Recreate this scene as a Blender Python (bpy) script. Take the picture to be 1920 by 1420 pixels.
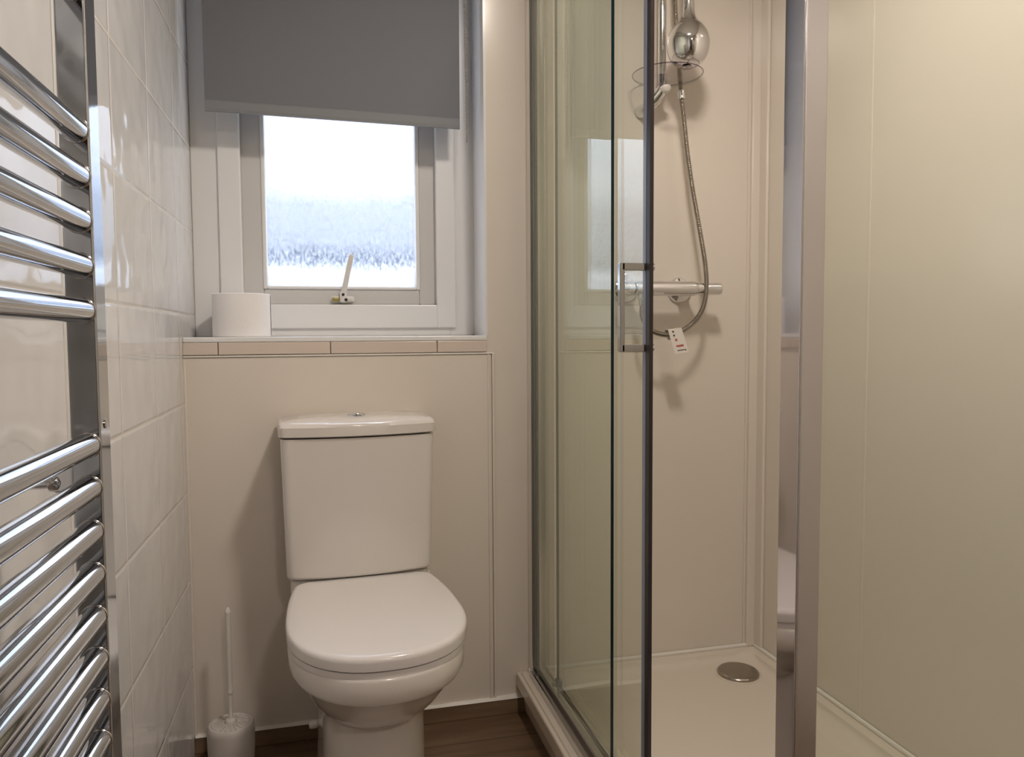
import bpy, bmesh, math, random
from mathutils import Vector, Matrix
random.seed(4)
for o in list(bpy.data.objects): bpy.data.objects.remove(o)
S = bpy.context.scene
COL = S.collection
PI = math.pi

# ------------------------------------------------------------------ camera
CAM = Vector((0.302, 0.0, 0.95))
yaw, pitch, roll, foc = .2434, .0582, -.0064, 1421.2
F = Vector((math.sin(yaw)*math.cos(pitch), math.cos(yaw)*math.cos(pitch), -math.sin(pitch)))
Rt = Vector((math.cos(yaw), -math.sin(yaw), 0)); Up = Rt.cross(F)
R2 = math.cos(roll)*Rt + math.sin(roll)*Up; U2 = -math.sin(roll)*Rt + math.cos(roll)*Up
cd = bpy.data.cameras.new('camera'); cam = bpy.data.objects.new('camera', cd); COL.objects.link(cam)
cd.sensor_fit = 'HORIZONTAL'; cd.sensor_width = 36; cd.lens = 36*foc/1920
cd.clip_start = .02; cd.clip_end = 200
M = Matrix((R2, U2, -F)).transposed().to_4x4(); M.translation = CAM
cam.matrix_world = M
S.camera = cam

# ------------------------------------------------------------------ world, light, exposure
w = bpy.data.worlds.new('world'); S.world = w; w.use_nodes = True
nt = w.node_tree; nt.nodes.clear()
wo = nt.nodes.new('ShaderNodeOutputWorld'); bg = nt.nodes.new('ShaderNodeBackground')
tc = nt.nodes.new('ShaderNodeTexCoord'); sx = nt.nodes.new('ShaderNodeSeparateXYZ'); cr = nt.nodes.new('ShaderNodeValToRGB')
nt.links.new(tc.outputs['Generated'], sx.inputs[0]); nt.links.new(sx.outputs['Z'], cr.inputs[0])
nt.links.new(cr.outputs[0], bg.inputs[0]); nt.links.new(bg.outputs[0], wo.inputs[0])
cr.color_ramp.elements[0].position = 0; cr.color_ramp.elements[0].color = (.91, .935, 1, 1)
cr.color_ramp.elements[1].position = .7; cr.color_ramp.elements[1].color = (.72, .80, 1, 1)
bg.inputs[1].default_value = 4.8
LAMP_A, LAMP_B = 15.5, 12.5
WARM = (1.0, .905, .825)
S.view_settings.view_transform = 'Standard'; S.view_settings.look = 'None'
S.view_settings.exposure = 0.0; S.view_settings.gamma = 1
S.view_settings.use_curve_mapping = False
pl = bpy.data.lights.new('window portal', 'AREA'); pl.shape = 'RECTANGLE'; pl.size = .9; pl.size_y = 1.0
pl.cycles.is_portal = True
po = bpy.data.objects.new('window_portal', pl); COL.objects.link(po)
po.location = (.36, 2.16, 1.45); po.rotation_euler = (-PI/2, 0, 0)

# ------------------------------------------------------------------ materials
def lin(c):
    return tuple(((v/255)/12.92 if v/255 <= .04045 else ((v/255+.055)/1.055)**2.4) for v in c)+(1,)
def mat(name, col, rough=.5, metal=0, coat=0, trans=0, ior=1.45, bump=None, spec=.5):
    m = bpy.data.materials.new(name); m.use_nodes = True
    n = m.node_tree; b = n.nodes['Principled BSDF']
    b.inputs['Base Color'].default_value = col; b.inputs['Roughness'].default_value = rough
    b.inputs['Metallic'].default_value = metal; b.inputs['Coat Weight'].default_value = coat
    b.inputs['Transmission Weight'].default_value = trans; b.inputs['IOR'].default_value = ior
    b.inputs['Specular IOR Level'].default_value = spec
    b.inputs['Coat Roughness'].default_value = .08
    if bump:
        sc, st, dist = bump
        t = n.nodes.new('ShaderNodeTexCoord'); no = n.nodes.new('ShaderNodeTexNoise'); bu = n.nodes.new('ShaderNodeBump')
        no.inputs['Scale'].default_value = sc; no.inputs['Detail'].default_value = 3
        bu.inputs['Strength'].default_value = st; bu.inputs['Distance'].default_value = dist
        n.links.new(t.outputs['Object'], no.inputs['Vector']); n.links.new(no.outputs[0], bu.inputs['Height'])
        n.links.new(bu.outputs[0], b.inputs['Normal'])
    return m
def math_node(n, op, a, b=None, clamp=False):
    x = n.nodes.new('ShaderNodeMath'); x.operation = op; x.use_clamp = clamp
    for i, v in enumerate((a, b)):
        if v is None: continue
        if isinstance(v, (int, float)): x.inputs[i].default_value = v
        else: n.links.new(v, x.inputs[i])
    return x.outputs[0]

M_panel = mat('cream shower panel', (.74, .67, .585, 1), .2, bump=(9, .05, .004))
M_white = mat('white paint', (.78, .76, .72, 1), .45)
M_pvc = mat('white pvc', (.80, .79, .77, 1), .3)
M_ceil = mat('ceiling paint', (.72, .69, .64, 1), .8)
M_cer = mat('white ceramic', (.74, .69, .64, 1), .16, coat=.6)
M_seat = mat('seat plastic', (.80, .76, .73, 1), .18, coat=.3)
M_chrome = mat('chrome', (.80, .80, .81, 1), .045, 1)
M_rad = mat('radiator chrome', (.52, .545, .58, 1), .07, 1, bump=(14, .09, .004))
M_rung = mat('rung chrome', (.60, .63, .68, 1), .06, 1)
M_chrome_s = mat('satin chrome', (.62, .60, .59, 1), .13, 1)
M_steel = mat('dull chrome', (.40, .36, .31, 1), .22, 1)
M_plast = mat('white plastic', (.74, .70, .64, 1), .35)
M_brush = mat('grey white plastic', (.62, .57, .53, 1), .35)
M_tray = mat('tray acrylic', (.72, .64, .55, 1), .3, coat=.2)
M_sil = mat('silicone', (.80, .76, .70, 1), .4)
M_paper = mat('tissue paper', (.88, .85, .83, 1), .95, bump=(60, .4, .002))
M_card = mat('brown card core', (.45, .33, .22, 1), .9)
M_blind = mat('grey blind fabric', (.175, .18, .195, 1), .85, bump=(500, .15, .0005))
M_bar = mat('blind weight bar', (.22, .222, .23, 1), .7)
M_dark = mat('dark rubber', (.02, .02, .02, 1), .6)
M_chain = mat('bead chain', (.33, .28, .23, 1), .4)
M_brass = mat('tarnished brass', (.45, .38, .16, 1), .4, .8)
M_hedge = mat('hedge leaves', (.12, .14, .17, 1), .9, bump=(3, 1, .2))
M_grass = mat('pale grass', (.50, .52, .50, 1), .95)
M_red = mat('red print', (.50, .10, .08, 1), .6)
M_ink = mat('dark print', (.10, .08, .07, 1), .6)
M_tag = mat('tag card', (.80, .74, .68, 1), .5)
M_edge = mat('glass edge', (.008, .022, .03, 1), .15)
M_seal = mat('grey seal', (.30, .33, .40, 1), .25)
M_dseal = mat('brown grey magnetic seal', (.045, .035, .035, 1), .4)

def glass_mat(name, tint, ior=1.5):
    m = bpy.data.materials.new(name); m.use_nodes = True; n = m.node_tree; n.nodes.clear()
    out = n.nodes.new('ShaderNodeOutputMaterial'); mix = n.nodes.new('ShaderNodeMixShader')
    fr = n.nodes.new('ShaderNodeFresnel'); tr = n.nodes.new('ShaderNodeBsdfTransparent'); gl = n.nodes.new('ShaderNodeBsdfGlossy')
    geo = n.nodes.new('ShaderNodeNewGeometry')
    # constant ior on both faces of the sheet
    io = n.nodes.new('ShaderNodeMix'); io.data_type = 'FLOAT'
    io.inputs[2].default_value = ior; io.inputs[3].default_value = 1/ior
    n.links.new(geo.outputs['Backfacing'], io.inputs[0]); n.links.new(io.outputs[0], fr.inputs['IOR'])
    fr.inputs['IOR'].default_value = ior; tr.inputs[0].default_value = tint+(1,); gl.inputs['Roughness'].default_value = 0.0
    gl.inputs[0].default_value = (.92, .97, .95, 1)
    n.links.new(fr.outputs[0], mix.inputs[0]); n.links.new(tr.outputs[0], mix.inputs[1]); n.links.new(gl.outputs[0], mix.inputs[2])
    n.links.new(mix.outputs[0], out.inputs[0])
    return m
M_glass = glass_mat('greenish shower glass', (.965, .980, .948))
M_clear = glass_mat('clear acrylic', (.96, .945, .96), 1.25)

# condensation on the window pane: clear speckles between milky droplets
def pane_mat():
    m = bpy.data.materials.new('window glass with condensation'); m.use_nodes = True; n = m.node_tree; n.nodes.clear()
    out = n.nodes.new('ShaderNodeOutputMaterial')
    tr = n.nodes.new('ShaderNodeBsdfTransparent'); tl = n.nodes.new('ShaderNodeBsdfTranslucent')
    tr.inputs[0].default_value = (.97, .98, .99, 1); tl.inputs[0].default_value = (.765, .775, .79, 1)
    tcn = n.nodes.new('ShaderNodeTexCoord'); sep = n.nodes.new('ShaderNodeSeparateXYZ')
    n.links.new(tcn.outputs['Object'], sep.inputs[0])
    mp = n.nodes.new('ShaderNodeMapping'); mp.inputs['Scale'].default_value = (1, 1, .45)
    n.links.new(tcn.outputs['Object'], mp.inputs[0])
    no = n.nodes.new('ShaderNodeTexNoise'); no.inputs['Scale'].default_value = 150; no.inputs['Detail'].default_value = 3
    n.links.new(mp.outputs[0], no.inputs['Vector'])
    no2 = n.nodes.new('ShaderNodeTexNoise'); no2.inputs['Scale'].default_value = 14; no2.inputs['Detail'].default_value = 5
    n.links.new(mp.outputs[0], no2.inputs['Vector'])
    ramp = n.nodes.new('ShaderNodeValToRGB')       # clear fraction by height on the pane
    e = ramp.color_ramp.elements
    e[0].position = 0; e[0].color = (.02,)*3+(1,)
    e[1].position = 1; e[1].color = (.3,)*3+(1,)
    for p, v in ((.055, .12), (.085, .66), (.125, .93), (.165, .88), (.22, .81), (.42, .77), (.50, .55), (.58, .22), (.66, .16)):
        q = e.new(p); q.color = (v,)*3+(1,)
    hz = math_node(n, 'DIVIDE', math_node(n, 'SUBTRACT', sep.outputs['Z'], 1.08), .5)
    hz2 = math_node(n, 'ADD', hz, math_node(n, 'MULTIPLY', math_node(n, 'SUBTRACT', no2.outputs[0], .5), .10))
    n.links.new(hz2, ramp.inputs[0])
    amp = n.nodes.new('ShaderNodeValToRGB'); n.links.new(hz2, amp.inputs[0]); q2 = amp.color_ramp.elements
    q2[0].position = 0; q2[0].color = (.25,)*3+(1,); q2[1].position = 1; q2[1].color = (.06,)*3+(1,)
    for p, v in ((.06, .5), (.09, .9), (.13, .8), (.19, .22), (.34, .08), (.42, .16), (.5, .4), (.60, .3), (.68, .08)):
        q = q2.new(p); q.color = (v,)*3+(1,)
    a = math_node(n, 'MULTIPLY', math_node(n, 'SUBTRACT', no.outputs[0], .5), 2.2)
    f = math_node(n, 'ADD', ramp.outputs[0], math_node(n, 'MULTIPLY', a, amp.outputs[0]), True)
    mx = n.nodes.new('ShaderNodeMixShader'); n.links.new(f, mx.inputs[0]); n.links.new(tl.outputs[0], mx.inputs[1]); n.links.new(tr.outputs[0], mx.inputs[2])
    gl = n.nodes.new('ShaderNodeBsdfGlossy'); gl.inputs['Roughness'].default_value = .02
    m2 = n.nodes.new('ShaderNodeMixShader'); m2.inputs[0].default_value = .04
    n.links.new(mx.outputs[0], m2.inputs[1]); n.links.new(gl.outputs[0], m2.inputs[2])
    n.links.new(m2.outputs[0], out.inputs[0]); return m
M_pane = pane_mat()

# glazed ceramic wall tiles 25 x 20 cm with warm grout
def tile_mat():
    m = bpy.data.materials.new('white wall tiles'); m.use_nodes = True; n = m.node_tree; b = n.nodes['Principled BSDF']
    g = n.nodes.new('ShaderNodeTexCoord'); sp = n.nodes.new('ShaderNodeSeparateXYZ'); n.links.new(g.outputs['Object'], sp.inputs[0])
    def jd(src, off, step):
        q = math_node(n, 'DIVIDE', math_node(n, 'SUBTRACT', src, off), step)
        fr = math_node(n, 'FRACT', q)
        d = math_node(n, 'SUBTRACT', .5, math_node(n, 'ABSOLUTE', math_node(n, 'SUBTRACT', fr, .5)))
        return math_node(n, 'MULTIPLY', d, step), math_node(n, 'FLOOR', q)
    dy, iy = jd(sp.outputs['Y'], 1.770-10*.251, .251); dz, iz = jd(sp.outputs['Z'], 0.0, .2)
    d = math_node(n, 'MINIMUM', dy, dz)
    mask = n.nodes.new('ShaderNodeMapRange'); mask.inputs[1].default_value = .0009; mask.inputs[2].default_value = .0018
    n.links.new(d, mask.inputs[0])
    mix = n.nodes.new('ShaderNodeMix'); mix.data_type = 'RGBA'
    mix.inputs[6].default_value = (.74, .68, .60, 1); mix.inputs[7].default_value = (.71, .70, .685, 1)
    n.links.new(mask.outputs[0], mix.inputs[0]); n.links.new(mix.outputs[2], b.inputs['Base Color'])
    rr = n.nodes.new('ShaderNodeMapRange'); rr.inputs[3].default_value = .6; rr.inputs[4].default_value = .05
    n.links.new(mask.outputs[0], rr.inputs[0]); n.links.new(rr.outputs[0], b.inputs['Roughness'])
    edge = n.nodes.new('ShaderNodeMapRange'); edge.interpolation_type = 'SMOOTHSTEP'; edge.inputs[1].default_value = .0005; edge.inputs[2].default_value = .006
    n.links.new(d, edge.inputs[0])
    cmb = n.nodes.new('ShaderNodeCombineXYZ'); n.links.new(math_node(n, 'MULTIPLY', iy, 3.7), cmb.inputs[0]); n.links.new(math_node(n, 'MULTIPLY', iz, 5.3), cmb.inputs[1])
    va = n.nodes.new('ShaderNodeVectorMath'); n.links.new(g.outputs['Object'], va.inputs[0]); n.links.new(cmb.outputs[0], va.inputs[1])
    no = n.nodes.new('ShaderNodeTexNoise'); no.inputs['Scale'].default_value = 10; no.inputs['Detail'].default_value = 1.2
    n.links.new(va.outputs[0], no.inputs['Vector'])
    hsum = math_node(n, 'ADD', math_node(n, 'MULTIPLY', edge.outputs[0], .0010), math_node(n, 'MULTIPLY', no.outputs[0], .0042))
    bu = n.nodes.new('ShaderNodeBump'); bu.inputs['Strength'].default_value = 1; bu.inputs['Distance'].default_value = 1
    n.links.new(hsum, bu.inputs['Height']); n.links.new(bu.outputs[0], b.inputs['Normal'])
    return m
M_tile = tile_mat()

def wood_mat(name, c1, c2, along='X'):
    m = bpy.data.materials.new(name); m.use_nodes = True; n = m.node_tree; b = n.nodes['Principled BSDF']
    t = n.nodes.new('ShaderNodeTexCoord'); mp = n.nodes.new('ShaderNodeMapping'); mp.inputs['Scale'].default_value = (1.5, 14, 14) if along == 'X' else (14, 1.5, 14)
    no = n.nodes.new('ShaderNodeTexNoise'); no.inputs['Scale'].default_value = 3; no.inputs['Detail'].default_value = 6
    rp = n.nodes.new('ShaderNodeValToRGB'); rp.color_ramp.elements[0].color = c1; rp.color_ramp.elements[1].color = c2
    rp.color_ramp.elements[0].position = .3; rp.color_ramp.elements[1].position = .7
    n.links.new(t.outputs['Object'], mp.inputs[0]); n.links.new(mp.outputs[0], no.inputs['Vector']); n.links.new(no.outputs[0], rp.inputs[0])
    sp = n.nodes.new('ShaderNodeSeparateXYZ'); n.links.new(t.outputs['Object'], sp.inputs[0])
    fr = math_node(n, 'FRACT', math_node(n, 'DIVIDE', math_node(n, 'SUBTRACT', sp.outputs['Y' if along == 'X' else 'X'], .04), .15))
    ln = math_node(n, 'LESS_THAN', fr, .02)
    mx = n.nodes.new('ShaderNodeMix'); mx.data_type = 'RGBA'; mx.inputs[7].default_value = tuple(v*.4 for v in c1[:3])+(1,)
    n.links.new(ln, mx.inputs[0]); n.links.new(rp.outputs[0], mx.inputs[6]); n.links.new(mx.outputs[2], b.inputs['Base Color'])
    b.inputs['Roughness'].default_value = .42
    return m
M_floor = wood_mat('brown wood plank floor', (.10, .060, .033, 1), (.17, .105, .060, 1))
M_skirt = wood_mat('brown wood skirting', (.15, .095, .055, 1), (.23, .15, .09, 1))

# ------------------------------------------------------------------ mesh helpers
def obj(name, verts, faces, m, parent=None, smooth=False, mats=None, fm=None):
    me = bpy.data.meshes.new(name); me.from_pydata([tuple(v) for v in verts], [], faces)
    for mm in ([m] if mats is None else mats): me.materials.append(mm)
    if fm:
        for i, k in enumerate(fm): me.polygons[i].material_index = k
    bm = bmesh.new(); bm.from_mesh(me); bmesh.ops.recalc_face_normals(bm, faces=bm.faces); bm.to_mesh(me); bm.free()
    if smooth:
        for p in me.polygons: p.use_smooth = True
    o = bpy.data.objects.new(name, me); COL.objects.link(o)
    if parent: o.parent = parent
    return o
class MB:
    def __init__(s): s.v = []; s.f = []; s.m = []
    def add(s, v, f, mi=0):
        k = len(s.v); s.v += [Vector(q) for q in v]; s.f += [[i+k for i in q] for q in f]; s.m += [mi]*len(f); return s
    def box(s, x0, x1, y0, y1, z0, z1, mi=0, r=0, seg=2):
        bm = bmesh.new(); bmesh.ops.create_cube(bm, size=1)
        for v in bm.verts: v.co = Vector(((x0+x1)/2+v.co.x*(x1-x0), (y0+y1)/2+v.co.y*(y1-y0), (z0+z1)/2+v.co.z*(z1-z0)))
        if r: bmesh.ops.bevel(bm, geom=bm.edges[:], offset=r, segments=seg, profile=.5, affect='EDGES')
        bm.verts.ensure_lookup_table(); bm.verts.index_update()
        s.add([v.co.copy() for v in bm.verts], [[v.index for v in f.verts] for f in bm.faces], mi); bm.free(); return s
    def quad(s, a, b, c, d, mi=0): return s.add([a, b, c, d], [[0, 1, 2, 3]], mi)
    def prism(s, pts, ax, a, b, mi=0):
        # pts 2D polygon in the other two axes, extruded along ax
        def P(p, t):
            q = [0, 0, 0]; o_ = [i for i in range(3) if i != ax]; q[ax] = t; q[o_[0]] = p[0]; q[o_[1]] = p[1]; return q
        n = len(pts); v = [P(p, a) for p in pts]+[P(p, b) for p in pts]
        f = [list(range(n)), list(range(n, 2*n))]+[[i, (i+1) % n, n+(i+1) % n, n+i] for i in range(n)]
        return s.add(v, f, mi)
    def rings(s, rings, cap0=True, cap1=True, mi=0):
        n = len(rings[0]); v = [p for r in rings for p in r]; f = []
        for k in range(len(rings)-1):
            for i in range(n):
                f.append([k*n+i, k*n+(i+1) % n, (k+1)*n+(i+1) % n, (k+1)*n+i])
        if cap0: f.append(list(range(n)))
        if cap1: f.append(list(range((len(rings)-1)*n, len(rings)*n)))
        return s.add(v, f, mi)
    def lathe(s, prof, base, axis=(0, 0, 1), n=32, mi=0):
        ax = Vector(axis).normalized(); t = Vector((1, 0, 0)) if abs(ax.x) < .9 else Vector((0, 1, 0))
        u = ax.cross(t).normalized(); w_ = ax.cross(u); b = Vector(base)
        rr = [[b+ax*h+(u*math.cos(2*PI*i/n)+w_*math.sin(2*PI*i/n))*max(r, 1e-5) for i in range(n)] for r, h in prof]
        closed = tuple(prof[0]) == tuple(prof[-1])
        return s.rings(rr, not closed, not closed, mi=mi)
    def tube(s, pts, r, n=12, mi=0, rf=None):
        pts = [Vector(p) for p in pts]; rr = []; prev = None
        for i, p in enumerate(pts):
            t = (pts[min(i+1, len(pts)-1)]-pts[max(i-1, 0)]).normalized()
            if prev is None:
                a = Vector((0, 0, 1)) if abs(t.z) < .9 else Vector((0, 1, 0)); u = t.cross(a).normalized()
            else: u = (prev-t*prev.dot(t)).normalized()
            prev = u; v = t.cross(u); q = rf(i) if rf else r
            rr.append([p+(u*math.cos(2*PI*k/n)+v*math.sin(2*PI*k/n))*q for k in range(n)])
        return s.rings(rr, mi=mi)
    def build(s, name, m, parent=None, smooth=None, mats=None):
        o = obj(name, s.v, s.f, m, parent, False, mats, s.m if mats else None)
        if smooth:
            me = o.data
            for p in me.polygons: p.use_smooth = True
            me.set_sharp_from_angle(angle=math.radians(smooth))
            wn = o.modifiers.new('wn', 'WEIGHTED_NORMAL'); wn.keep_sharp = True; wn.weight = 90
        return o
def frame_box(mb, x0, x1, z0, z1, wl, wr, wb, wt, y0, y1, r=.002):
    mb.box(x0, x0+wl, y0, y1, z0, z1, 0, r); mb.box(x1-wr, x1, y0, y1, z0, z1, 0, r)
    mb.box(x0+wl*.98, x1-wr*.98, y0, y1, z0, z0+wb, 0, r); mb.box(x0+wl*.98, x1-wr*.98, y0, y1, z1-wt, z1, 0, r)
def tag(o, label, cat, group=None):
    o['label'] = label; o['category'] = cat
    if group: o['group'] = group
    return o
def struct(o): o['kind'] = 'structure'; return o
def empty(name, loc):
    o = bpy.data.objects.new(name, None); COL.objects.link(o); o.location = loc; o.empty_display_size = .05; return o
def adopt(root, rot=0):
    # children were modelled in world coordinates: make them local to the root, then turn the root
    for o in bpy.data.objects:
        if o.parent is root: o.matrix_parent_inverse = Matrix.Translation(-root.location)
    if rot: root.rotation_euler = (0, 0, rot)
def catmull(P, k=8):
    P = [Vector(p) for p in P]; out = []
    Q = [P[0]*2-P[1]]+P+[P[-1]*2-P[-2]]
    for i in range(1, len(Q)-2):
        for j in range(k):
            t = j/k; a, b, c, d = Q[i-1:i+3]
            out.append(.5*((2*b)+(c-a)*t+(2*a-5*b+4*c-d)*t*t+(3*b-a-3*c+d)*t**3))
    out.append(P[-1]); return out

CEIL = 2.12; XR = 1.43; YB = 1.81; YF = -1.7; YW = 1.98
# ------------------------------------------------------------------ the room
struct(MB().box(-.1, XR+.1, YF-.1, YB+.28, -.1, 0).build('floor', M_floor))
struct(MB().box(-.1, XR+.1, YF-.1, YB+.40, CEIL, CEIL+.1).build('ceiling', M_ceil))
struct(MB().box(-.1, 0, YF-.1, YB+.40, 0, CEIL).build('wall_left', M_tile))
struct(MB().box(XR, XR+.1, YF-.1, YB+.40, 0, CEIL).build('wall_right', M_panel))
struct(MB().box(0, XR, YF-.1, YF, 0, CEIL).build('wall_front', mat('front wall paint', (.36, .33, .30, 1), .7)))
# back wall with the window opening (left jamb is the tiled left wall itself)
RX = .687; LZ = .948; HZ = 2.05
wb = MB()
wb.box(0, RX, YB, YB+.30, 0, LZ-.012)
wb.add([(RX, YB, 0), (XR, YB, 0), (XR, YB+.30, 0), (RX+.010, YB+.30, 0), (RX, YB, CEIL), (XR, YB, CEIL), (XR, YB+.30, CEIL), (RX+.010, YB+.30, CEIL)],
       [[0, 1, 5, 4], [1, 2, 6, 5], [2, 3, 7, 6], [3, 0, 4, 7], [4, 5, 6, 7], [0, 1, 2, 3]])
wb.box(0, RX+.01, YB, YB+.30, HZ, CEIL)
struct(wb.build('wall_back', M_panel))
# white lining of the right jamb, with a thin rounded bead at its front edge
tr = MB(); tr.add([(RX-.002, YB-.001, LZ), (RX+.006, YW+.03, LZ), (RX+.012, YW+.03, LZ), (RX+.004, YB-.001, LZ),
                   (RX-.002, YB-.001, HZ), (RX+.006, YW+.03, HZ), (RX+.012, YW+.03, HZ), (RX+.004, YB-.001, HZ)],
                  [[0, 1, 5, 4], [1, 2, 6, 5], [2, 3, 7, 6], [3, 0, 4, 7], [4, 5, 6, 7], [0, 1, 2, 3]])
struct(tr.build('trim_1', mat('jamb lining gloss', (.80, .79, .78, 1), .16)))
# sill ledge: glossy white tile top, and a row of small tiles on its front edge
struct(MB().box(0.0, RX+.001, YB-.006, YW+.03, LZ-.012, LZ, 0, .0025).build('trim_2', mat('sill gloss', (.80, .79, .78, 1), .15)))
lt = MB()
for a, b in ((.0, .0725), (.0745, .317), (.319, .565), (.567, RX)):
    lt.box(a, b, YB-.008, YB+.01, LZ-.040, LZ-.0125, 0, .0015)
struct(lt.build('trim_3', mat('sill edge tile', (.68, .58, .50, 1), .2)))
# boxed panel under the ledge with joint trims
struct(MB().box(0, .6985, YB-.004, YB+.001, .036, LZ-.046, 0, .001).build('trim_4', M_panel))
struct(MB().box(.0, .706, YB-.007, YB+.002, LZ-.0455, LZ-.0415, 0, .0015).build('trim_5', M_sil))
struct(MB().box(.689, .6935, YB-.0065, YB+.002, .04, LZ-.046, 0, .001).box(.7, .7055, YB-.0065, YB+.002, .04, LZ-.0415, 0, .001).build('trim_6', M_panel))
# corner joint trims in the shower
struct(MB().box(1.392, 1.399, YB-.004, YB+.001, .10, CEIL, 0, .001).box(1.399, XR, YB-.012, YB+.001, .10, CEIL, 0, .003)
       .box(XR-.009, XR, 1.766, YB-.01, .10, CEIL, 0, .003).build('trim_7', M_panel))
struct(MB().box(XR-.0012, XR+.001, 1.388, 1.396, .10, CEIL, 0, .001).build('trim_8', M_panel))
struct(MB().box(0, .79, YB-.014, YB+.001, 0, .040, 0, .002).build('baseboard_back', M_skirt))
sil = MB(); N = 40
rr = []
for i in range(N+1):
    x = .002+.786*i/N; h = .0012+.0008*math.sin(i*1.7)+.0008*math.sin(i*.63)
    rr.append([Vector((x, YB+.001, .039)), Vector((x, YB-.015, .0385)), Vector((x, YB-.013, .041+h*.4)), Vector((x, YB-.006, .041+h)), Vector((x, YB+.001, .043+h))])
sil.rings(rr); struct(sil.build('trim_9', M_sil, smooth=50))
struct(MB().tube([(0.002, YB-.006, z) for z in (.04, .3, .6, LZ-.05)], .004, 8).build('trim_10', M_panel, smooth=60))
# door behind the camera
dr = struct(MB().box(.08, .94, YF-.001, YF+.03, .005, 2.0, 0, .003).build('door_1', mat('dark door', (.06, .045, .035, 1), .4)))
h_ = MB().tube([(.86, YF+.03, 1.0), (.86, YF+.08, 1.0), (.74, YF+.08, 1.0)], .009, 10).build('door_handle', M_chrome, dr, 60)
fr = MB(); frame_box(fr, .02, 1.00, .0, 2.07, .07, .07, .0, .07, YF-.001, YF+.02); struct(fr.build('trim_11', M_white))

# ------------------------------------------------------------------ window
win = empty('window_1', (.36, YW, LZ)); struct(win)
f1 = MB(); frame_box(f1, 0.0, .696, LZ, HZ, .074, .070, .028, .05, YW, YW+.06, .003)      # outer frame
frame_box(f1, .062, .642, LZ+.020, HZ-.04, .052, .050, .060, .05, YW-.008, YW+.04, .003)  # inner step (fixed frame)
f1.build('window_frame', M_pvc, win)
s1 = MB(); zs0, zs1 = 1.031, HZ-.10
frame_box(s1, .112, .596, zs0-.003, zs1, .050, .047, .040, .05, YW+.016, YW+.06, .004)
s1.build('sash', mat('shaded sash pvc', (.62, .60, .57, 1), .35), win)  # white pvc with the shade behind the fixed frame put into its colour
b1 = MB(); frame_box(b1, .160, .551, zs0+.036, zs1-.045, .010, .010, .008, .01, YW+.012, YW+.05, .003)
b1.build('glazing_bead', M_pvc, win)
g1 = MB().box(.158, .553, YW+.040, YW+.046, zs0+.034, zs1-.043).build('window_pane', M_pane, win)
# handle: brass bodied base, white lever leaning right
wh = MB().box(.324, .382, YW+.002, YW+.017, zs0+.003, zs0+.019, 0, .006, 3).build('handle_plate', M_plast, win, 40)
MB().box(.326, .345, YW-.0005, YW+.010, zs0+.005, zs0+.017, 0, .004, 3).build('catch', M_brass, wh, 40)
lv = MB().box(.3445, .3625, YW-.008, YW+.006, zs0+.002, zs0+.030, 0, .005, 3)
lv.build('lever_hub', M_plast, wh, 40)
MB().lathe([(.0035, 0), (.0035, .001)], (.353, YW-.0085, zs0+.022), (0, -1, 0), 16).build('screw_cap', M_dark, wh)
MB().lathe([(.004, 0), (.004, .001)], (.360, YW-.0085, zs0+.009), (0, -1, 0), 16).build('screw_cap', M_dark, wh)
l2 = MB(); a = Vector((.354, YW-.004, zs0+.026)); b = Vector((.376, YW-.012, zs0+.124))
l2.tube([a+(b-a)*t for t in (0, .03, .5, .93, .98, 1)], .007, 12, rf=lambda i: (.006, .0068, .0066, .0066, .005, .0015)[i])
l2.build('lever', M_plast, wh, 60)
for v in (wh,): pass
adopt(win)

# ------------------------------------------------------------------ outside
gv = []; gf = []
struct(MB().box(-30, 30, 2.6, 60, -.6, -.5).build('ground', M_grass))
def hedge(x0, x1, y0, h, name):
    NX, NZ = 70, 12; vs = []; fs = []
    for j in range(NZ+1):
        t = j/NZ
        for i in range(NX+1):
            x = x0+(x1-x0)*i/NX
            hh = h*(1+.03*math.sin(i*.9)+.03*math.sin(i*2.3+1)+.04*random.random())
            ang = t*PI
            vs.append((x+random.uniform(-.05, .05), y0+1.0-math.cos(ang)*1.0+random.uniform(-.08, .08), -.5+(math.sin(ang)**.6)*(hh+.5)))
    for j in range(NZ):
        for i in range(NX): k = j*(NX+1)+i; fs.append([k, k+1, k+NX+2, k+NX+1])
    return obj(name, vs, fs, M_hedge, None, True)
tag(hedge(-9, 13, 11, 3.5, 'hedge'), 'dark hedge outside behind the misted window', 'hedge')

# ------------------------------------------------------------------ roller blind
bl = empty('roller_blind', (.345, 1.88, 1.47))
yb = 1.88; zb0, zb1 = 1.466, 1.998
def zl(x): return (x-.345)*-.012
fb = MB(); fb.add([(.050, yb, 1.484+zl(.05)), (.640, yb, 1.484+zl(.64)), (.642, yb, zb1), (.050, yb, zb1), (.050, yb+.001, 1.484+zl(.05)), (.640, yb+.001, 1.484+zl(.64)), (.642, yb+.001, zb1), (.050, yb+.001, zb1)],
                  [[0, 1, 2, 3], [4, 5, 6, 7], [0, 1, 5, 4], [1, 2, 6, 5], [2, 3, 7, 6], [3, 0, 4, 7]])
fb.build('blind_fabric', M_blind, bl)
bb = MB(); rr = []
for x in (.0505, .6395):
    z0 = 1.460+zl(x)
    rr.append([Vector((x, yb+dy, z0+dz)) for dy, dz in ((-.003, .001), (-.004, .008), (-.003, .023), (.0, .0265), (.004, .023), (.005, .008), (.004, .001))])
bb.rings(rr); bb.build('weight_bar', M_bar, bl)
MB().lathe([(.018, 0), (.018, .60)], (.044, yb+.018, 2.002), (1, 0, 0), 24).build('roller', M_blind, bl, 60)
for xx in (.036, .648): MB().box(xx, xx+.008, yb-.012, yb+.045, 1.955, 2.05, 0, .002).build('bracket', M_plast, bl)
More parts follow.
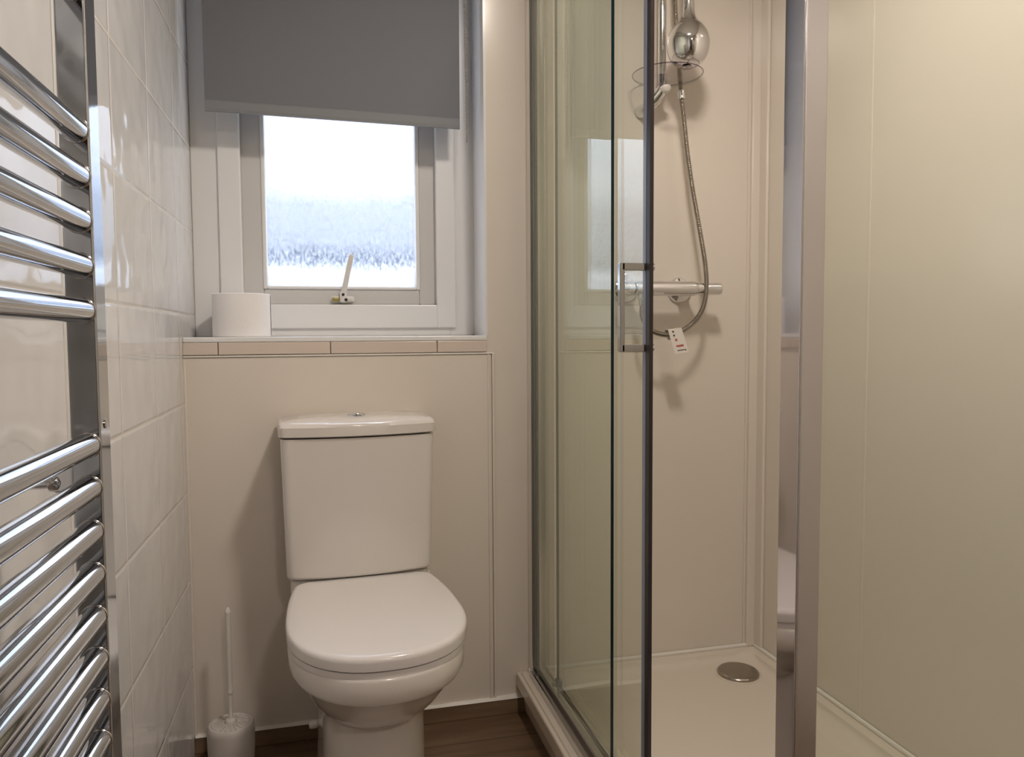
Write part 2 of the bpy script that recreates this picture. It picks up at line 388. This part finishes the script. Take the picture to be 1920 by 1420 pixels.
MB().lathe([(.016, 0), (.020, .004), (.020, .010), (.016, .014)], (.656, yb+.018, 2.0), (1, 0, 0), 24).build('chain_wheel', M_plast, bl, 60)
ch = MB(); Nb = 110
for sx_, r0 in ((-.0025, 0), (.0035, .5)):
    for i in range(Nb):
        z = 1.424+(i+r0)*.0052
        if z > 1.99: break
        ch.lathe([(.0003, -.0019), (.0015, -.0011), (.0019, 0), (.0015, .0011), (.0003, .0019)], (.654+sx_*min(1, (z-1.42)/.15)+.002*math.sin(z*9), yb-.012, z), (0, 0, 1), 6)
ch.tube([(.652, yb-.012, 1.6), (.652, yb-.012, 1.98)], .0005, 4); ch.tube([(.6575, yb-.012, 1.6), (.6575, yb-.012, 1.98)], .0005, 4)
ch.build('bead_chain', M_chain, bl, 60)
tag(bl, 'dark grey roller blind half lowered over the window', 'blind'); adopt(bl)

# ------------------------------------------------------------------ toilet roll on the sill
tr_ = empty('toilet_roll', (.118, 1.885, LZ))
R0 = .0655; prof = [(.021, .001), (R0-.002, .0), (R0, .002), (R0, .098), (R0-.002, .100), (.021, .100), (.021, .001)]
MB().lathe(prof, (.118, 1.885, LZ), n=64).build('tissue', M_paper, tr_, 50)
MB().lathe([(.0185, .001), (.0205, .001), (.0205, .0995), (.0185, .0995), (.0185, .001)], (.118, 1.885, LZ), n=32).build('card_core', M_card, tr_, 50)
MB().quad((.118+R0+.0006, 1.885, LZ+.002), (.118+R0+.0006, 1.885-.012, LZ+.002), (.118+R0+.0006, 1.885-.012, LZ+.099), (.118+R0+.0006, 1.885, LZ+.099)) \
    .build('loose_sheet', M_paper, tr_)
tag(tr_, 'white toilet roll standing on the window sill in the left corner', 'toilet roll'); adopt(tr_)

# ------------------------------------------------------------------ towel radiator
rd = empty('towel_radiator', (.0, .55, .30))
for (a, b) in ((.770, .8035), (.262, .295)):
    MB().box(.0745, .1000, a, b, .34, 1.46, 0, .0022, 3).build('post', M_rad, rd, 40)
zt = [1.137, 1.096, 1.056, 1.015, .974, .850, .810, .769, .729, .688, .648, .608, .568, .527, .486, .446, .405, 1.385, 1.344, 1.303, 1.262][:]
for z in zt:
    t = MB(); t.tube([(.0885, y, z) for y in (.285, .35, .5, .65, .775)], .0112, 28)
    q = t.build('rung', M_rung, rd, 60)
    c = MB(); c.lathe([(.0112, -.0016), (.0121, -.0012), (.0123, 0)], (.0885, .770, z), (0, 1, 0), 28); c.build('collar', M_chrome_s, q, 60)
for (y, z) in ((.80, .812), (.80, 1.41), (.30, .812), (.30, 1.41)):
    br = MB().lathe([(.010, 0), (.012, .003), (.007, .005), (.006, .045), (.009, .047), (.009, .055), (.004, .060)], (0.0, y, z), (1, 0, 0), 20)
    br.box(.050, .072, y-.006, y+.006, z-.010, z+.028, 0, .003)
    br.build('wall_bracket', M_chrome, rd, 50)
MB().lathe([(.0045, 0), (.0045, .0008), (.0032, .0012), (0, .0014)], (.1001, .786, .868), (1, 0, 0), 16).build('air_vent', M_chrome, rd, 40)
tag(rd, 'chrome ladder towel radiator hanging on the white tiled wall', 'radiator'); adopt(rd)

# ------------------------------------------------------------------ toilet (modelled straight, turned slightly)
CX = .378; tl_ = empty('toilet', (CX, 1.62, 0))
def dshape(hw, yf, yb_, n=56, p=2.25, taper=.0, rb=.03):
    """D-shaped outline: rounded front at yf, squarer back at yb_"""
    pts = []; L = yb_-yf; ym = yf+L*.47
    for i in range(n//2+1):          # front half, left to right
        a = PI*i/(n//2)
        cx_, sy_ = math.cos(a), math.sin(a)
        pts.append((-hw*math.copysign(abs(cx_)**(2/p), cx_), ym-(ym-yf)*abs(sy_)**(2/p)))
    back = []
    hb = hw*(1-taper); m = n//4
    for i in range(1, m+1):          # right side going back
        t = i/(m+1); back.append((hw+(hb-hw)*t**2.2, ym+(yb_-rb-ym)*t))
    for i in range(6):
        a = i/5*PI/2; back.append((hb-rb+rb*math.cos(a), yb_-rb+rb*math.sin(a)))
    pts += back
    for x, y in reversed(back): pts.append((-x, y))
    return pts
def loft(name, secs, m, par, sm=40):
    mb = MB(); mb.rings([[Vector((CX+x, y, z)) for x, y in dshape(*a, **k)] for z, a, k in secs])
    return mb.build(name, m, par, sm)
K = dict(taper=.10)
# lid, seat ring
LF = 1.213
lid = loft('lid', [(.4045, (.160, LF+.006, 1.638), K), (.406, (.1635, LF+.001, 1.640), K), (.420, (.1642, LF, 1.640), K), (.4255, (.1632, LF+.0015, 1.640), K), (.4288, (.1605, LF+.005, 1.639), K), (.4305, (.154, LF+.013, 1.636), K),
                   (.4320, (.12, LF+.055, 1.615), K), (.4324, (.02, 1.40, 1.50), dict(taper=.1, rb=.01))], M_seat, tl_)
MB().box(CX-.10, CX+.10, 1.640, 1.66, .400, .418, 0, .006).build('hinge', M_seat, tl_, 40)
seat = loft('seat', [(.3928, (.1618, LF+.003, 1.638), K), (.4036, (.1630, LF+.0015, 1.640), K)], M_seat, tl_)
# pan: rim band, bowl, pedestal
P_ = [(.0, (.110, 1.335, 1.70), {}), (.012, (.110, 1.335, 1.70), {}), (.03, (.104, 1.345, 1.70), {}), (.12, (.100, 1.362, 1.70), {}), (.20, (.100, 1.368, 1.70), {}), (.232, (.101, 1.362, 1.70), {}),
      (.245, (.106, 1.345, 1.70), {}), (.258, (.115, 1.322, 1.70), {}), (.285, (.1285, 1.288, 1.70), {}), (.315, (.140, 1.255, 1.70), {}), (.340, (.148, 1.234, 1.69), K), (.3445, (.1515, 1.226, 1.69), K), (.348, (.1575, 1.216, 1.69), K),
      (.356, (.1612, 1.211, 1.69), K), (.372, (.1622, 1.209, 1.69), K), (.388, (.1622, 1.210, 1.69), K), (.3925, (.160, 1.213, 1.69), K)]
loft('pan', P_, M_cer, tl_, 35)
MB().box(CX-.152, CX+.152, 1.655, YB-.012, .335, .4335, 0, .022, 4).build('pan_deck', M_cer, tl_, 40)
MB().box(CX-.085, CX+.085, 1.66, YB-.03, .0, .36, 0, .02, 3).build('pan_outlet', M_cer, tl_, 40)
# cistern with a gently bowed front, tapering a little downwards
def cis(hw, yf, bow, yb_, r=.022, n=18):
    pts = []
    for i in range(n+1):
        t = -1+2*i/n; pts.append(((hw-r)*t, yf+bow*(t*t)))
    for i in range(1, 7):
        a = i/6*PI/2; pts.append((hw-r+r*math.sin(a), yf+bow+r*(1-math.cos(a))))
    pts.append((hw, yb_)); pts.append((-hw, yb_))
    for i in range(6, 0, -1):
        a = i/6*PI/2; pts.append((-(hw-r+r*math.sin(a)), yf+bow+r*(1-math.cos(a))))
    return pts
def cl(name, secs, m, par, sm=35):
    mb = MB(); mb.rings([[Vector((CX-.004+x, y, z)) for x, y in cis(*a)] for z, a in secs]); return mb.build(name, m, par, sm)
YC = YB-.012
cl('cistern', [(.4330, (.1535, 1.637, .012, YC)), (.439, (.1555, 1.634, .012, YC)), (.60, (.1595, 1.628, .014, YC)), (.734, (.1625, 1.622, .016, YC))], M_cer, tl_)
cl('cistern_lid', [(.7365, (.163, 1.622, .017, YC)), (.739, (.1665, 1.617, .018, YC)), (.758, (.1672, 1.616, .018, YC)), (.7645, (.1650, 1.620, .018, YC)), (.7685, (.158, 1.630, .015, YC-.004)), (.7725, (.12, 1.660, .008, YC-.02, .01)), (.7735, (.05, 1.70, .002, YC-.06, .01))], M_cer, tl_)
fbn = MB().lathe([(.021, 0), (.021, .002), (.0195, .0035), (.018, .003), (.018, .0015)], (CX-.004, 1.705, .7728), n=36).build('flush_button', M_chrome, tl_, 40)
MB().lathe([(.0172, 0), (.0172, .004), (.016, .0058), (.0, .0062)], (CX-.004, 1.705, .7728), n=36).build('push_cap', M_chrome, fbn, 40)
MB().lathe([(.0, 0), (.006, .001), (.008, .005), (.008, .016), (.005, .018), (.005, .03)], (CX-.122, 1.62, .128), (1, .1, 0), 14).build('fixing_cap', M_plast, tl_, 60)
for o in list(tl_.children): pass
tag(tl_, 'white close-coupled toilet with its lid down under the window', 'toilet'); adopt(tl_, math.radians(3.0))

# ------------------------------------------------------------------ toilet brush
BX, BY = .088, 1.722
tb = empty('toilet_brush', (BX, BY, 0))
MB().lathe([(.046, 0), (.047, .004), (.0495, .05), (.0500, .088), (.0485, .097), (.0455, .1010), (.042, .1015), (.040, .0985), (.0, .0985)], (BX, BY, 0), n=48).build('brush_holder', M_brush, tb, 40)
lidm = MB()
lidm.lathe([(.0395, .0), (.0395, .0012), (.030, .0025), (.013, .0045), (.012, .010), (.009, .013), (.005, .014)], (BX, BY, .0985), n=40)
for k in range(20):
    a = 2*PI*k/20+.1; c, s_ = math.cos(a), math.sin(a); p = Vector((BX, BY, 0))
    lidm.tube([p+Vector((c*.014, s_*.014, .1035)), p+Vector((c*.025, s_*.025, .1032)), p+Vector((c*.037, s_*.037, .1005))], .0014, 6)
lidm.build('splash_cap', M_brush, tb, 40)
MB().tube([(BX, BY, .10), (BX, BY, .172)], .0048, 14).build('brush_stem', M_plast, tb, 60)
hd = MB(); hd.lathe([(.0045, .165), (.0068, .168), (.0068, .174), (.0052, .177), (.0056, .20), (.0060, .30), (.0058, .345), (.0064, .348), (.0064, .352), (.004, .358), (.001, .360)], (BX, BY, 0), n=16)
hd.build('brush_handle', M_plast, tb, 50)
tag(tb, 'white toilet brush in a round holder on the floor', 'toilet brush'); adopt(tb)

# ------------------------------------------------------------------ shower tray
ty0, ty1 = .690, YB-.001; tx0, tx1 = .757, XR-.001
st_ = empty('shower_tray', (1.1, 1.25, 0))
def rrect(x0, x1, y0, y1, r, n=6):
    p = []
    for cx_, cy_, a0 in ((x1-r, y1-r, 0), (x0+r, y1-r, PI/2), (x0+r, y0+r, PI), (x1-r, y0+r, 1.5*PI)):
        for i in range(n+1): a = a0+PI/2*i/n; p.append((cx_+r*math.cos(a), cy_+r*math.sin(a)))
    return p
TZ = .098
def ring(x0, x1, y0, y1, z, r): return [Vector((x, y, z)) for x, y in rrect(x0, x1, y0, y1, r)]
tm = MB()
tm.rings([ring(tx0+.022, tx1, ty0+.01, ty1, .0, .004), ring(tx0+.012, tx1, ty0+.005, ty1, TZ-.038, .004), ring(tx0, tx1, ty0, ty1, TZ-.030, .004), ring(tx0, tx1, ty0, ty1, TZ-.004, .004), ring(tx0+.003, tx1-.001, ty0+.003, ty1-.001, TZ, .004),
          ring(tx0+.008, tx1-.003, ty0+.007, ty1-.003, TZ+.0005, .004), ring(tx0+.0095, tx1-.003, ty0+.008, ty1-.003, TZ-.0035, .005), ring(tx0+.0115, tx1-.003, ty0+.010, ty1-.003, TZ-.0035, .005), ring(tx0+.0135, tx1-.004, ty0+.012, ty1-.004, TZ+.001, .006),
          ring(tx0+.070, tx1-.034, ty0+.055, ty1-.034, TZ+.001, .03), ring(tx0+.0725, tx1-.0365, ty0+.058, ty1-.0365, TZ-.006, .045),
          ring(tx0+.078, tx1-.043, ty0+.065, ty1-.043, TZ-.015, .055), ring(tx0+.10, tx1-.062, ty0+.09, ty1-.062, TZ-.0165, .06), ring(tx0+.3, tx1-.3, ty0+.4, ty1-.4, TZ-.019, .02)])
tm.build('tray_body', M_tray, st_, 45)
dc = MB().lathe([(.052, -.002), (.052, .006), (.049, .0095), (.044, .0105), (.0, .0115)], (1.313, 1.695, TZ-.0175), n=48).build('drain_cover', M_steel, st_, 40)
MB().lathe([(.060, -.001), (.060, .002), (.056, .003), (.0525, .001)], (1.313, 1.695, TZ-.0175), n=48).build('drain_ring', M_tray, st_, 40)
us = MB().box(tx0+.03, tx1, ty1-.010, ty1, TZ, TZ+.010, 0, .004).box(tx1-.010, tx1, ty0+.05, ty1-.008, TZ, TZ+.010, 0, .004)
us.build('sealant', M_sil, st_, 40)
tag(st_, 'low cream shower tray with a raised rim in the glass enclosure', 'shower tray'); adopt(st_)

# ------------------------------------------------------------------ shower enclosure
ZT = 1.88; G0 = TZ+.030
en = empty('shower_enclosure', (.80, 1.25, TZ))
def sheet(x0, x1, y0, y1, z0, z1, thin):
    mb = MB(); k = len(mb.v)
    v = [(x, y, z) for z in (z0, z1) for x, y in ((x0, y0), (x1, y0), (x1, y1), (x0, y1))]
    faces = [([0, 1, 5, 4], 'y'), ([1, 2, 6, 5], 'x'), ([2, 3, 7, 6], 'y'), ([3, 0, 4, 7], 'x'), ([0, 1, 2, 3], 'z'), ([4, 5, 6, 7], 'z')]
    for f, ax in faces: mb.add([v[i] for i in f], [[0, 1, 2, 3]], 0 if ax == thin else 1)
    return mb
def wallprof():
    m_ = MB(); m_.box(.790, .800, 1.776, YB-.0005, TZ+.002, ZT, 0, .002); m_.box(.800, .828, 1.770, YB-.0005, TZ+.002, ZT, 0, .003); return m_
wp = wallprof().build('wall_profile', mat('bright profile', (.80, .78, .75, 1), .25, 1), en, 40)
MB().box(.8005, .8035, 1.755, 1.772, TZ+.002, ZT, 0, .0008).build('glazing_seal', M_dseal, wp)
MB().box(.8125, .826, 1.700, 1.7695, TZ+.03, ZT-.01, 0, .001).build('inner_strip', glass_mat('clear strip', (.93, .93, .90)), wp)
XG = .806
fp = sheet(XG-.003, XG+.003, 1.296, 1.772, G0, ZT, 'x').build('fixed_pane', None, en, mats=[M_glass, M_edge])
sd = empty('sliding_door', (0, 0, 0)); sd.parent = en
for v in fp.data.vertices:
    dx, dy = v.co.x-XG, v.co.y-1.534; v.co.x = XG-.003+dx-dy*.04; v.co.y = 1.534+dy
XD = .8190
sheet(XD-.003, XD+.003, 1.167, 1.655, G0+.006, ZT-.01, 'x').build('door_pane', None, sd, mats=[M_glass, M_edge])
MB().box(XD-.0045, XD+.0045, 1.1555, 1.167, G0+.004, ZT-.01, 0, .001).build('door_seal', M_seal, sd, 40)
MB().box(XD-.0035, XD+.0035, 1.1415, 1.1555, G0+.004, ZT-.01, 0, .001).build('magnetic_strip', M_dseal, sd, 40)
# D handle: outer bar on the room side, stub inside
hz0, hz1, hy = .926, 1.0585, 1.158
hb = MB()
hb.box(XD-.050, XD-.041, hy-.0055, hy+.0055, hz0-.006, hz1+.006, 0, .0012)
for z in (hz0, hz1): hb.box(XD-.046, XD-.003, hy-.0055, hy+.0055, z-.006, z+.006, 0, .001)
hd_ = hb.build('handle', mat('handle chrome', (.50, .50, .51, 1), .06, 1), sd, 40)
for z in (hz0, hz1): MB().lathe([(.008, 0), (.008, .006), (.006, .008), (0, .008)], (XD+.003, hy, z), (1, 0, 0), 20).build('handle_boss', M_chrome, hd_, 40)
# rails
br = MB(); br.box(XG-.022, XG-.016, .752, 1.776, TZ+.001, TZ+.016, 0, .0015); br.box(XG-.018, XG+.026, .752, 1.776, TZ+.001, TZ+.006, 0, .001)
br.box(XG+.019, XG+.026, .752, 1.776, TZ+.002, TZ+.020, 0, .0015); br.box(XG-.008, XG+.006, 1.296, 1.776, TZ+.004, G0+.006, 0, .0015)
br.build('bottom_rail', M_chrome_s, en, 40)
MB().box(XG-.022, XG+.026, .752, 1.776, ZT, ZT+.045, 0, .004).build('top_rail', M_chrome_s, en, 40)
gd = MB().box(XG+.008, XG+.020, 1.640, 1.662, TZ+.006, TZ+.046, 0, .002).lathe([(.006, 0), (.006, .007), (.003, .009)], (XG+.006, 1.651, TZ+.036), (-1, 0, 0), 14)
gd.build('door_guide', mat('grey guide', (.32, .32, .34, 1), .3, .6), en, 40)
# corner post: mirror-bright outer face, satin front face
MB().box(.7985, .8275, .716, .7515, TZ+.001, ZT+.045, 0, .0012).build('corner_post', mat('post chrome', (.68, .65, .65, 1), .05, 1), en, 40)
sheet(.8275, XR-.03, .731, .737, G0, ZT, 'y').build('side_pane', None, en, mats=[M_glass, M_edge])
MB().box(.8005, .8260, .7150, .7165, TZ+.002, ZT+.04, 0, .0006).build('post_cover', mat('satin cover', (.80, .78, .78, 1), .30, 1), en, 40)
MB().box(.8275, XR-.001, .722, .746, TZ+.001, G0, 0, .002).build('side_rail', M_chrome_s, en, 40)
MB().box(.8275, XR-.001, .722, .746, ZT, ZT+.045, 0, .002).build('side_top_rail', M_chrome_s, en, 40)
MB().box(XR-.032, XR-.001, .720, .748, TZ+.001, ZT, 0, .003).build('side_wall_profile', M_chrome_s, en, 40)
tag(en, 'glass shower enclosure with chrome frame and half-open sliding door', 'shower enclosure'); adopt(en)

# ------------------------------------------------------------------ shower mixer bar
ym, zm = 1.733, 1.061
mx = empty('shower_mixer', (1.14, YB, zm))
MB().lathe([(.0, 0), (.0165, .0), (.0185, .003), (.0185, .150), (.0190, .155), (.0175, .163), (.0160, .164)], (1.041, ym, zm), (1, 0, 0), 36).build('mixer_body', M_chrome, mx, 40)
hk = MB().lathe([(.0145, 0), (.0160, .002), (.0160, .064), (.0145, .068), (0, .069)], (1.2045, ym, zm), (1, 0, 0), 28); 
k1 = hk.build('control_knob', M_chrome, mx, 40)
MB().box(1.226, 1.236, ym-.0185, ym-.012, zm-.003, zm+.005, 0, .0015).build('temperature_stop', M_chrome, k1)
k2 = MB().lathe([(0, 0), (.0165, .0), (.0180, .002), (.0180, .026), (.0165, .028), (0, .029)], (1.010, ym, zm), (1, 0, 0), 28).build('control_knob', M_chrome, mx, 40)
MB().box(1.014, 1.026, ym-.006, ym+.006, zm+.014, zm+.034, 0, .002).build('flow_lever', M_chrome, k2)
for x in (1.198, 1.048):
    MB().lathe([(.033, 0), (.033, .003), (.030, .009), (.019, .012), (.0165, .014), (.0165, .076)], (x, YB-.0005, zm), (0, -1, 0), 36).build('wall_rosette', M_chrome, mx, 40)
MB().lathe([(.012, 0), (.012, .012), (.009, .014), (.009, .026), (.0075, .030)], (1.062, ym, zm-.014), (0, 0, -1), 20).build('hose_outlet', M_chrome, mx, 40)
tag(mx, 'chrome thermostatic shower mixer bar fixed to the shower wall', 'shower mixer'); adopt(mx)

# ------------------------------------------------------------------ riser rail, dish, head
rs = empty('riser_rail', (1.121, YB, 1.53))
MB().lathe([(.0095, 0), (.0095, .52)], (1.121, 1.752, 1.545), (0, 0, 1), 24).build('rail_pole', M_chrome, rs, 60)
bk = MB(); bk.tube([(1.121, 1.745, 1.552), (1.118, 1.752, 1.540), (1.106, 1.765, 1.522), (1.094, 1.782, 1.510), (1.090, YB-.001, 1.507)], .013, 20, rf=lambda i: (.011, .0145, .015, .015, .017)[i])
bk.build('rail_bracket', M_chrome, rs, 60)
MB().lathe([(.009, -.002), (.0145, .0), (.0145, .005), (.010, .012), (.003, .014)], (1.124, 1.742, 1.549), (.1, -.3, -1), 20).build('end_knob', M_plast, rs, 50)
MB().tube([(1.121, 1.752, 2.05), (1.121, 1.79, 2.058), (1.121, YB-.001, 2.058)], .012, 16).build('rail_bracket', M_chrome, rs, 60)
sdh = MB().lathe([(.006, 0), (.05, .001), (.076, .006), (.0835, .013), (.0845, .0155), (.0835, .0165), (.0775, .0105), (.05, .0040), (.006, .003)], (1.124, 1.728, 1.5600), (0, 0, 1), 56).build('soap_dish', M_clear, rs, 40)
MB().lathe([(.0842, .0148), (.0852, .0155), (.0852, .0168), (.0842, .0175), (.0832, .0168), (.0832, .0155), (.0842, .0148)], (1.124, 1.728, 1.5600), (0, 0, 1), 56).build('dish_rim', glass_mat('smoky acrylic rim', (.60, .55, .60), 1.45), sdh, 40)
MB().lathe([(.0100, 0), (.0125, .0), (.0125, .030), (.0100, .030), (.0100, 0)], (1.121, 1.752, 1.553), (0, 0, 1), 28).build('dish_clip', M_clear, sdh, 40)
sdh['label'] = 'clear round plastic soap dish'
hx, hy2, hz = 1.159, 1.690, 1.632
hp = [(.003, -.0500), (.012, -.0500), (.0135, -.0480), (.030, -.0420), (.041, -.031), (.0480, -.014), (.0505, .004), (.0495, .016), (.045, .030), (.036, .044), (.026, .055), (.0185, .066), (.0150, .078), (.0138, .095), (.0136, .13), (.0138, .20), (.015, .30), (.0155, .36)]
hv = catmull([(r, 0, z) for r, z in hp], 4)
hh = MB().lathe([(max(p.x, .001), p.z) for p in hv], (hx, hy2, hz), (0, 0, 1), 48).build('shower_head', M_chrome, rs, 60)
MB().lathe([(.013, .0), (.011, -.003), (.004, -.004), (.0, -.004)], (hx-.004, hy2-.002, hz-.0495), (0, 0, 1), 24).build('nozzle_cap', M_chrome_s, hh, 50)
MB().box(1.128, 1.150, 1.700, 1.755, 1.960, 1.990, 0, .006).build('slider_clamp', M_chrome, hh, 40)
hh['label'] = 'chrome teardrop-shaped shower head'
tag(rs, 'chrome riser rail with teardrop shower head and clear soap dish', 'shower rail'); adopt(rs)
# hose: ribbed spiral metal hose, from mixer outlet round the loop and up
hpts = [(1.062, 1.733, 1.020), (1.060, 1.726, .99), (1.073, 1.718, .962), (1.104, 1.712, .948), (1.142, 1.710, .949), (1.189, 1.712, .976), (1.217, 1.716, 1.013), (1.227, 1.718, 1.062), (1.228, 1.726, 1.116), (1.223, 1.736, 1.176), (1.213, 1.747, 1.256), (1.204, 1.755, 1.323), (1.194, 1.760, 1.402), (1.185, 1.760, 1.474), (1.174, 1.757, 1.550), (1.170, 1.757, 1.602), (1.163, 1.760, 1.692), (1.160, 1.765, 1.771), (1.158, 1.765, 1.85), (1.16, 1.745, 1.95), (1.159, 1.70, 2.00)]
hc = catmull(hpts, 64)
hs = MB(); hs.tube(hc, .0066, 12, rf=lambda i: .0064 if i % 4 < 2 else .0050)
ho = hs.build('shower_hose', M_steel, None, 80)
hr = empty('shower_hose_assembly', (1.062, 1.733, 1.02))
MB().lathe([(.0095, 0), (.0095, .018), (.0080, .022)], (1.1765, 1.758, 1.530), (-.14, -.03, 1), 20).build('hose_ferrule', M_chrome, ho, 40)
bpy.data.objects.remove(hr)
tag(ho, 'ribbed metal shower hose looping below the mixer bar', 'shower hose')
# care tag folded over the lowest part of the hose
tg = empty('care_tag', (1.135, 1.70, .95))
tx = Vector((.93, -.05, .12)).normalized(); td = Vector((.27, -.03, -1)).normalized(); nn = tx.cross(td).normalized()
if nn.y > 0: nn = -nn
o0 = Vector((1.1165, 1.7035, .9590)); WT = .036; HT = .062
def tp(u, v, off=0): return o0+tx*u+td*v+nn*off
tgm = MB(); th = .0005
def slab(mb, a, b, c, d, n_, t): 
    q = [a, b, c, d]; mb.add(q+[p-n_*t for p in q], [[0, 1, 2, 3], [4, 5, 6, 7], [0, 1, 5, 4], [1, 2, 6, 5], [2, 3, 7, 6], [3, 0, 4, 7]])
slab(tgm, tp(0, 0), tp(WT, 0), tp(WT+.003, HT), tp(.003, HT), nn, th)
slab(tgm, tp(0, 0), tp(WT, 0), tp(WT, .0005, -.018), tp(0, .0005, -.018), Vector((0, 0, 1)), th)
slab(tgm, tp(0, 0, -.018), tp(WT, 0, -.018), tp(WT, HT*.42, -.016), tp(0, HT*.42, -.016), nn, th)
tgm.build('tag_card', M_tag, tg)
def mark(u, v, w_, h_, m_, nm):
    q = [tp(u-w_/2, v-h_/2, .0004), tp(u+w_/2, v-h_/2, .0004), tp(u+w_/2, v+h_/2, .0004), tp(u-w_/2, v+h_/2, .0004)]
    mb = MB(); slab(mb, *q, nn, .0003); return mb.build(nm, m_, tg)
def dot(u, v, r, m_):
    mb = MB(); n_ = 14; mb.add([tp(u+r*math.cos(2*PI*i/n_), v+r*math.sin(2*PI*i/n_), .0005) for i in range(n_)], [list(range(n_))]); mb.build('printed_dot', m_, tg)
dot(.012, .007, .0026, M_ink); dot(.012, .0165, .0026, M_ink); dot(.0145, .028, .0033, M_red)
mark(.0205, .0435, .019, .0045, M_red, 'printed_line'); mark(.020, .0545, .018, .0022, M_ink, 'printed_line')
mb = MB(); mb.add([tp(.0315, .0520, .0005), tp(.0350, .0565, .0005), tp(.0290, .0565, .0005)], [[0, 1, 2]]); mb.build('printed_triangle', M_ink, tg)
tag(tg, 'white care tag with small red print hanging on the hose loop', 'tag'); adopt(tg)

# ------------------------------------------------------------------ ceiling lights (behind and above the camera)
em = bpy.data.materials.new('lamp glow'); em.use_nodes = True; n = em.node_tree; n.nodes.clear()
oo = n.nodes.new('ShaderNodeOutputMaterial'); e_ = n.nodes.new('ShaderNodeEmission'); e_.inputs[0].default_value = WARM+(1,); e_.inputs[1].default_value = 12
n.links.new(e_.outputs[0], oo.inputs[0])
def downlight(x, y, W, label):
    t = empty('ceiling_light', (x, y, CEIL))
    MB().lathe([(.104, 0), (.118, .0), (.122, .006), (.122, .02), (.104, .02)], (x, y, CEIL-.020), (0, 0, 1), 32).build('bezel', M_chrome_s, t, 40)
    MB().lathe([(.0, 0), (.103, .0), (.103, .002)], (x, y, CEIL-.016), (0, 0, 1), 32).build('lamp_lens', em, t, 40)
    l = bpy.data.lights.new('ceiling lamp', 'AREA'); l.shape = 'DISK'; l.size = .20; l.energy = W; l.color = WARM
    lo = bpy.data.objects.new('lamp', l); COL.objects.link(lo); lo.location = (x, y, CEIL-.024); lo.parent = t
    tag(t, label, 'ceiling light', 'round ceiling lights'); adopt(t)
downlight(.80, .84, LAMP_A, 'round ceiling light above the sliding shower door')
downlight(.75, -1.15, LAMP_B, 'round ceiling light near the room door behind the camera')
